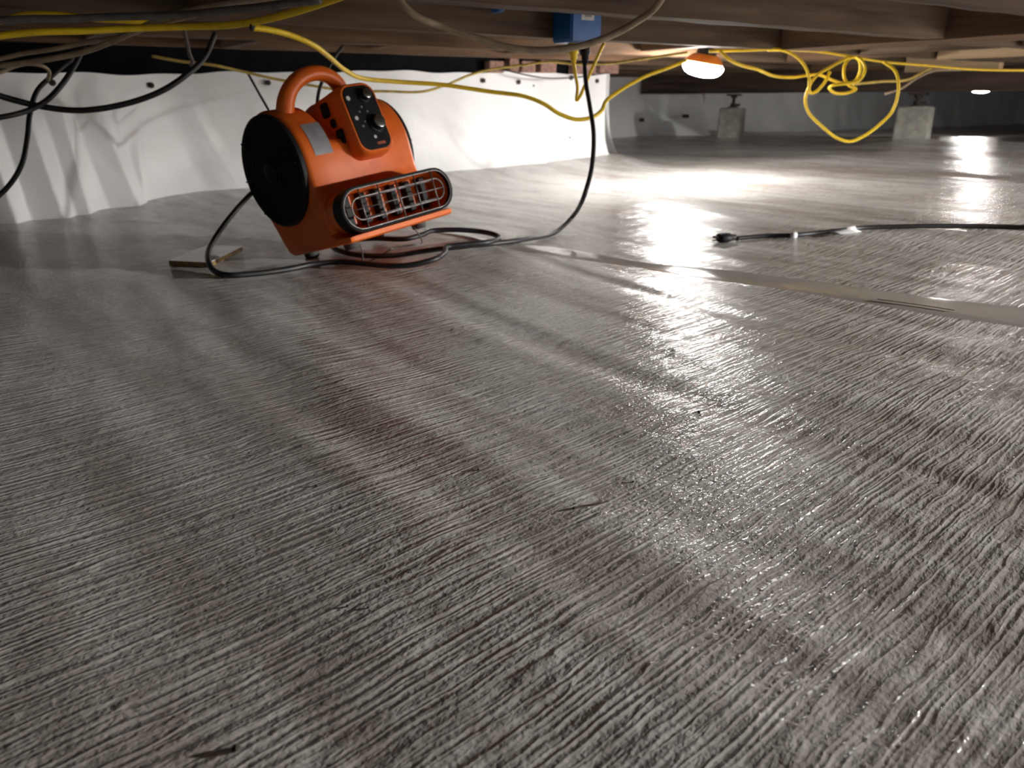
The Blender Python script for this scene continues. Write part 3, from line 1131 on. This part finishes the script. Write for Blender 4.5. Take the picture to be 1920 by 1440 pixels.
cable('yellow_cord', P((1076, 112, 2.5), (1078, 135, 2.5), (1083, 165, 2.5), (1081, 188, 2.5), (1086, 183, 2.5), (1098, 157, 2.52), (1112, 125, 2.55), (1132, 82, 2.6)), 0.0052, 'yellow',
      'short yellow cord doubled in a sharp bend below the blue adapter', 'cord', n=6)
cable('yellow_cord', P((1350, 96, 3.02), (1368, 112, 3.02), (1392, 123, 3.04), (1420, 130, 3.06), (1450, 142, 3.1), (1485, 145, 3.12), (1515, 141, 3.14), (1535, 140, 3.16), (1560, 150, 3.2), (1585, 157, 3.22),
                       (1605, 150, 3.24), (1613, 130, 3.24), (1610, 112, 3.24), (1596, 108, 3.22), (1584, 122, 3.2), (1583, 145, 3.18), (1592, 160, 3.17), (1605, 167, 3.17),
                       (1590, 174, 3.17), (1565, 174, 3.16), (1555, 165, 3.15), (1562, 160, 3.13), (1590, 156, 3.12), (1612, 150, 3.12), (1622, 130, 3.13), (1616, 114, 3.15), (1606, 107, 3.17)),
      0.0058, 'yellow', 'bright yellow cord looping from the lamp into a loose coil', 'cord')
cable('yellow_cord', P((1330, 96, 3.05), (1400, 94, 3.05), (1462, 93, 3.06), (1490, 104, 3.06), (1508, 122, 3.06), (1517, 145, 3.06), (1518, 172, 3.07), (1530, 172, 3.1), (1546, 155, 3.12), (1556, 135, 3.15)), 0.0058, 'yellow',
      'yellow cord dropping in a hook beside the loose coil', 'cord')
cable('yellow_cord', P((1592, 107, 3.1), (1560, 124, 3.1), (1530, 143, 3.1), (1516, 165, 3.1), (1510, 188, 3.1), (1517, 212, 3.1), (1540, 236, 3.1), (1570, 259, 3.1), (1595, 265, 3.1), (1620, 255, 3.1),
                       (1650, 233, 3.1), (1672, 210, 3.1), (1683, 180, 3.1), (1684, 150, 3.1), (1676, 130, 3.12), (1656, 116, 3.14)), 0.0058, 'yellow',
      'yellow cord hanging in one large teardrop loop near the concrete block', 'cord')
cable('yellow_cord', P((1440, 94, 3.15), (1520, 95, 3.2), (1590, 105, 3.25), (1650, 115, 3.3), (1740, 123, 3.35), (1820, 130, 3.4), (1920, 132, 3.45), (2020, 132, 3.5)), 0.0048, 'yellow',
      'taut yellow cord running away along the joists past the coil', 'cord')
cable('yellow_cord', P((1600, 158, 3.4), (1650, 153, 3.45), (1700, 150, 3.5), (1725, 138, 3.55), (1745, 128, 3.58)), 0.0055, 'yellowold', 'dull yellow cord tail crossing the dark girder', 'cord')
# cable tie on the thick yellow cord
tie = from_bm('cable_tie', sweep_bm([at(472, 46, 1.55), at(476, 47.5, 1.55)], 0.0105, 12), 'black', None, True)
tag(tie, 'black tape band round the thick yellow cord', 'tape')

# tan household cables
cable('tan_cable', P((748, -6, 1.58), (757, 10, 1.58), (780, 30, 1.58), (830, 50, 1.6), (890, 70, 1.6), (940, 86, 1.6), (1000, 94, 1.6), (1060, 91, 1.6), (1110, 80, 1.6), (1160, 60, 1.6), (1205, 33, 1.58), (1228, 15, 1.56), (1246, -10, 1.55)),
      0.0066, 'tan', 'tan electrical cable sagging in front of the blue adapter')
cable('tan_cable', P((-60, 130, 1.85), (0, 123, 1.83), (60, 116, 1.82), (150, 99, 1.8), (200, 82, 1.76), (250, 60, 1.7), (300, 36, 1.62), (350, 21, 1.55), (420, 8, 1.48), (520, -8, 1.42)), 0.0062, 'tan',
      'tan electrical cable rising from the left edge to the near joist')
cable('tan_cable', P((-60, 118, 1.9), (0, 110, 1.88), (40, 101, 1.88), (100, 92, 1.86), (160, 80, 1.84), (220, 71, 1.78), (290, 48, 1.7), (340, 34, 1.64), (420, 18, 1.55), (500, 6, 1.48), (600, -12, 1.4)), 0.0054, 'tan',
      'thinner tan cable running just above its twin at the bundle')
cable('tan_cable', P((-60, 40, 1.44), (0, 38, 1.44), (60, 35, 1.44), (130, 35, 1.45), (200, 32, 1.45), (280, 30, 1.44), (350, 27, 1.43), (420, 20, 1.40), (500, 12, 1.36), (600, 0, 1.32)), 0.0062, 'greycable',
      'flat grey cable stapled level under the joists')
cable('tan_cable', P((-40, 145, 1.95), (0, 136, 1.95), (30, 124, 1.97), (55, 120, 2.0), (80, 124, 2.02), (92, 134, 2.05), (90, 150, 2.08)), 0.0045, 'tan', 'short tan cable end curled over the liner top')
cable('tan_cable', P((346, 57, 2.3), (350, 75, 2.3), (355, 100, 2.32), (361, 116, 2.35), (358, 122, 2.36)), 0.0052, 'greycable', 'short grey cable hanging straight beside the thick black cable')
cable('tan_cable', P((1660, 176, 3.5), (1690, 166, 3.55), (1720, 146, 3.6), (1755, 132, 3.65), (1800, 131, 3.7)), 0.0052, 'tan', 'pale cable rising along the girder above the jack')
cable('yellow_cord', P((-50, 46, 1.72), (0, 40, 1.72), (40, 28, 1.72), (90, 26, 1.72), (130, 29, 1.73), (180, 36, 1.74), (240, 39, 1.75), (300, 44, 1.78)), 0.0058, 'yellow', 'second yellow cord half hidden behind the grey cable', 'cord')

# ================================================================== BLUE ADAPTER
bp_ = toJ(at(1072, 70, 2.42))
ad = empty('power_adapter', J(bp_[0], bp_[1], 0.0))
ad.rotation_euler = (0, 0, JA)
zb = float(at(1072, 78, 2.42)[2])
zt_ = zb + 0.125
sharp_auto(from_bm('case', box_bm(0, 0.112, 0, 0.098, zb, zt_, 0.004, 2), 'blue', ad), 30)
from_bm('side_cover', box_bm(-0.0025, 0.001, 0.006, 0.092, zb + 0.006, zt_ - 0.006, 0.001), 'blue', ad)
lab = from_bm('white_sticker', box_bm(0.034, 0.080, -0.0015, 0.001, zb + 0.060, zt_ - 0.012, 0.0), 'white', ad)
from_bm('sticker_print', box_bm(0.044, 0.072, -0.0022, -0.001, zb + 0.068, zt_ - 0.022, 0.0), 'grey', lab)
tag(ad, 'blue plug-in power adapter with white sticker fixed to a joist', 'adapter')


def plug_end(px, py0, py1, Y, r, mat, label):
    p0, p1 = Vector(at(px, py0, Y)), Vector(at(px + 2, py1, Y))
    q = [p0.lerp(p1, t) for t in (0, 0.55, 0.6, 0.8, 0.85, 1.0)]
    rad = [r, r, r * 0.75, r * 0.75, r * 0.5, r * 0.5]
    o = from_bm('plug', sweep_bm(q, lambda t: rad[min(5, int(round(t * 5)))], 14), mat, None, True)
    tag(o, label, 'plug')
    return o


plug_end(1074, 79, 118, 2.49, 0.0155, 'yellow', 'yellow plug pushed up into the blue adapter')
plug_end(1096, 79, 120, 2.42, 0.0155, 'black', 'black plug pushed up into the blue adapter')

# small blue wire connector on the second joist
bc = at(937, 14, 2.34)
m = frame(bc, J(1, 0), Vector((0, 0, 1)), -J(0, 1))
wn = lathe('wire_connector', [(0, 0.018), (0.007, 0.018), (0.011, 0.012), (0.013, 0.0), (0.013, -0.03), (0, -0.03)], 'blue', None, 16, m)
tag(wn, 'small blue wire connector on the joist face left of the adapter', 'connector')

# ================================================================== THINGS ON THE FLOOR
# scrap of laminated board behind the cord
q = [onfloor(px, py, 0.012) for px, py in ((316, 489), (388, 463), (455, 466), (392, 494))]
zc = max(v[2] for v in q)
brd = empty('scrap_board', (float(np.mean([v[0] for v in q])), float(np.mean([v[1] for v in q])), zc - 0.012))
bo = Vector(brd.location)
top = [Vector((v[0], v[1], zc)) - bo for v in q]
bm = bmesh.new()
t_ = [bm.verts.new(v) for v in top]
b_ = [bm.verts.new(v - Vector((0, 0, 0.0115))) for v in top]
bm.faces.new(t_)
bm.faces.new(b_[::-1])
for k in range(4):
    bm.faces.new((t_[k], b_[k], b_[(k + 1) % 4], t_[(k + 1) % 4]))
from_bm('core', bm, 'boardedge', brd)
bm = bmesh.new()
t2 = [bm.verts.new(v + Vector((0, 0, 0.0014))) for v in top]
b2 = [bm.verts.new(v + Vector((0, 0, 0.0001))) for v in top]
bm.faces.new(t2)
bm.faces.new(b2[::-1])
for k in range(4):
    bm.faces.new((t2[k], b2[k], b2[(k + 1) % 4], t2[(k + 1) % 4]))
from_bm('white_face', bm, 'boardtop', brd)
tag(brd, 'small scrap of white faced board with raw brown edges on the liner', 'board')

# clear seam tape across the liner
up_e = [(800, 428), (930, 452), (1030, 462), (1130, 478), (1230, 495), (1330, 504), (1450, 516), (1600, 537), (1760, 559), (1920, 577), (2060, 592)]
lo_e = [(800, 436), (930, 461), (1030, 478), (1130, 492), (1230, 508), (1330, 524), (1450, 540), (1600, 565), (1760, 592), (1920, 614), (2060, 634)]
U_ = catmull([onfloor(px, py, 0) for px, py in up_e], 16)
D_ = catmull([onfloor(px, py, 0) for px, py in lo_e], 16)
V, F = [], []
nn = 6
for u, d in zip(U_, D_):
    for k in range(nn + 1):
        p = u + (d - u) * k / nn
        V.append((p[0], p[1], fz(p) + (0.0016 if 0 < k < nn else 0.0)))
for i in range(len(U_) - 1):
    for k in range(nn):
        a = i * (nn + 1) + k
        F.append((a, a + 1, a + nn + 2, a + nn + 1))
tp = link_mesh('seam_tape', V, F, 'tape', None, True)
tag(tp, 'long strip of shiny clear seam tape stuck across the ground liner', 'tape')
# straw caught under the tape, twig and crumbs of soil
o = tube('straw', [onfloor(px, py, 0.004) for px, py in ((1645, 561), (1690, 567), (1740, 574), (1790, 582))], 0.0009, 'boardedge', None, 6, 6)
tag(o, 'thin brown straw lying along the clear seam tape', 'straw')
o = tube('twig', [onfloor(px, py, 0.0016) for px, py in ((1074, 954), (1092, 949), (1120, 945), (1142, 939))], 0.0011, 'twig', None, 6, 6)
tag(o, 'thin dark twig lying alone on the wrinkled liner', 'twig')
for px, py, r in ((897, 880, 0.0022), (1310, 772, 0.0022), (652, 1136, 0.0016), (690, 1139, 0.0014), (1187, 903, 0.0015), (443, 1402, 0.003), (593, 910, 0.0016), (1760, 905, 0.0013)):
    bm = bmesh.new()
    bmesh.ops.create_icosphere(bm, subdivisions=1, radius=r)
    for v in bm.verts:
        v.co *= random.uniform(0.7, 1.25)
        v.co.z *= 0.8
    o = from_bm('soil_crumb', bm, 'crumb')
    o.location = onfloor(px, py, r * 0.6)
    tag(o, 'tiny dark crumb of soil on the wrinkled liner', 'soil', 'soil crumbs on the liner')
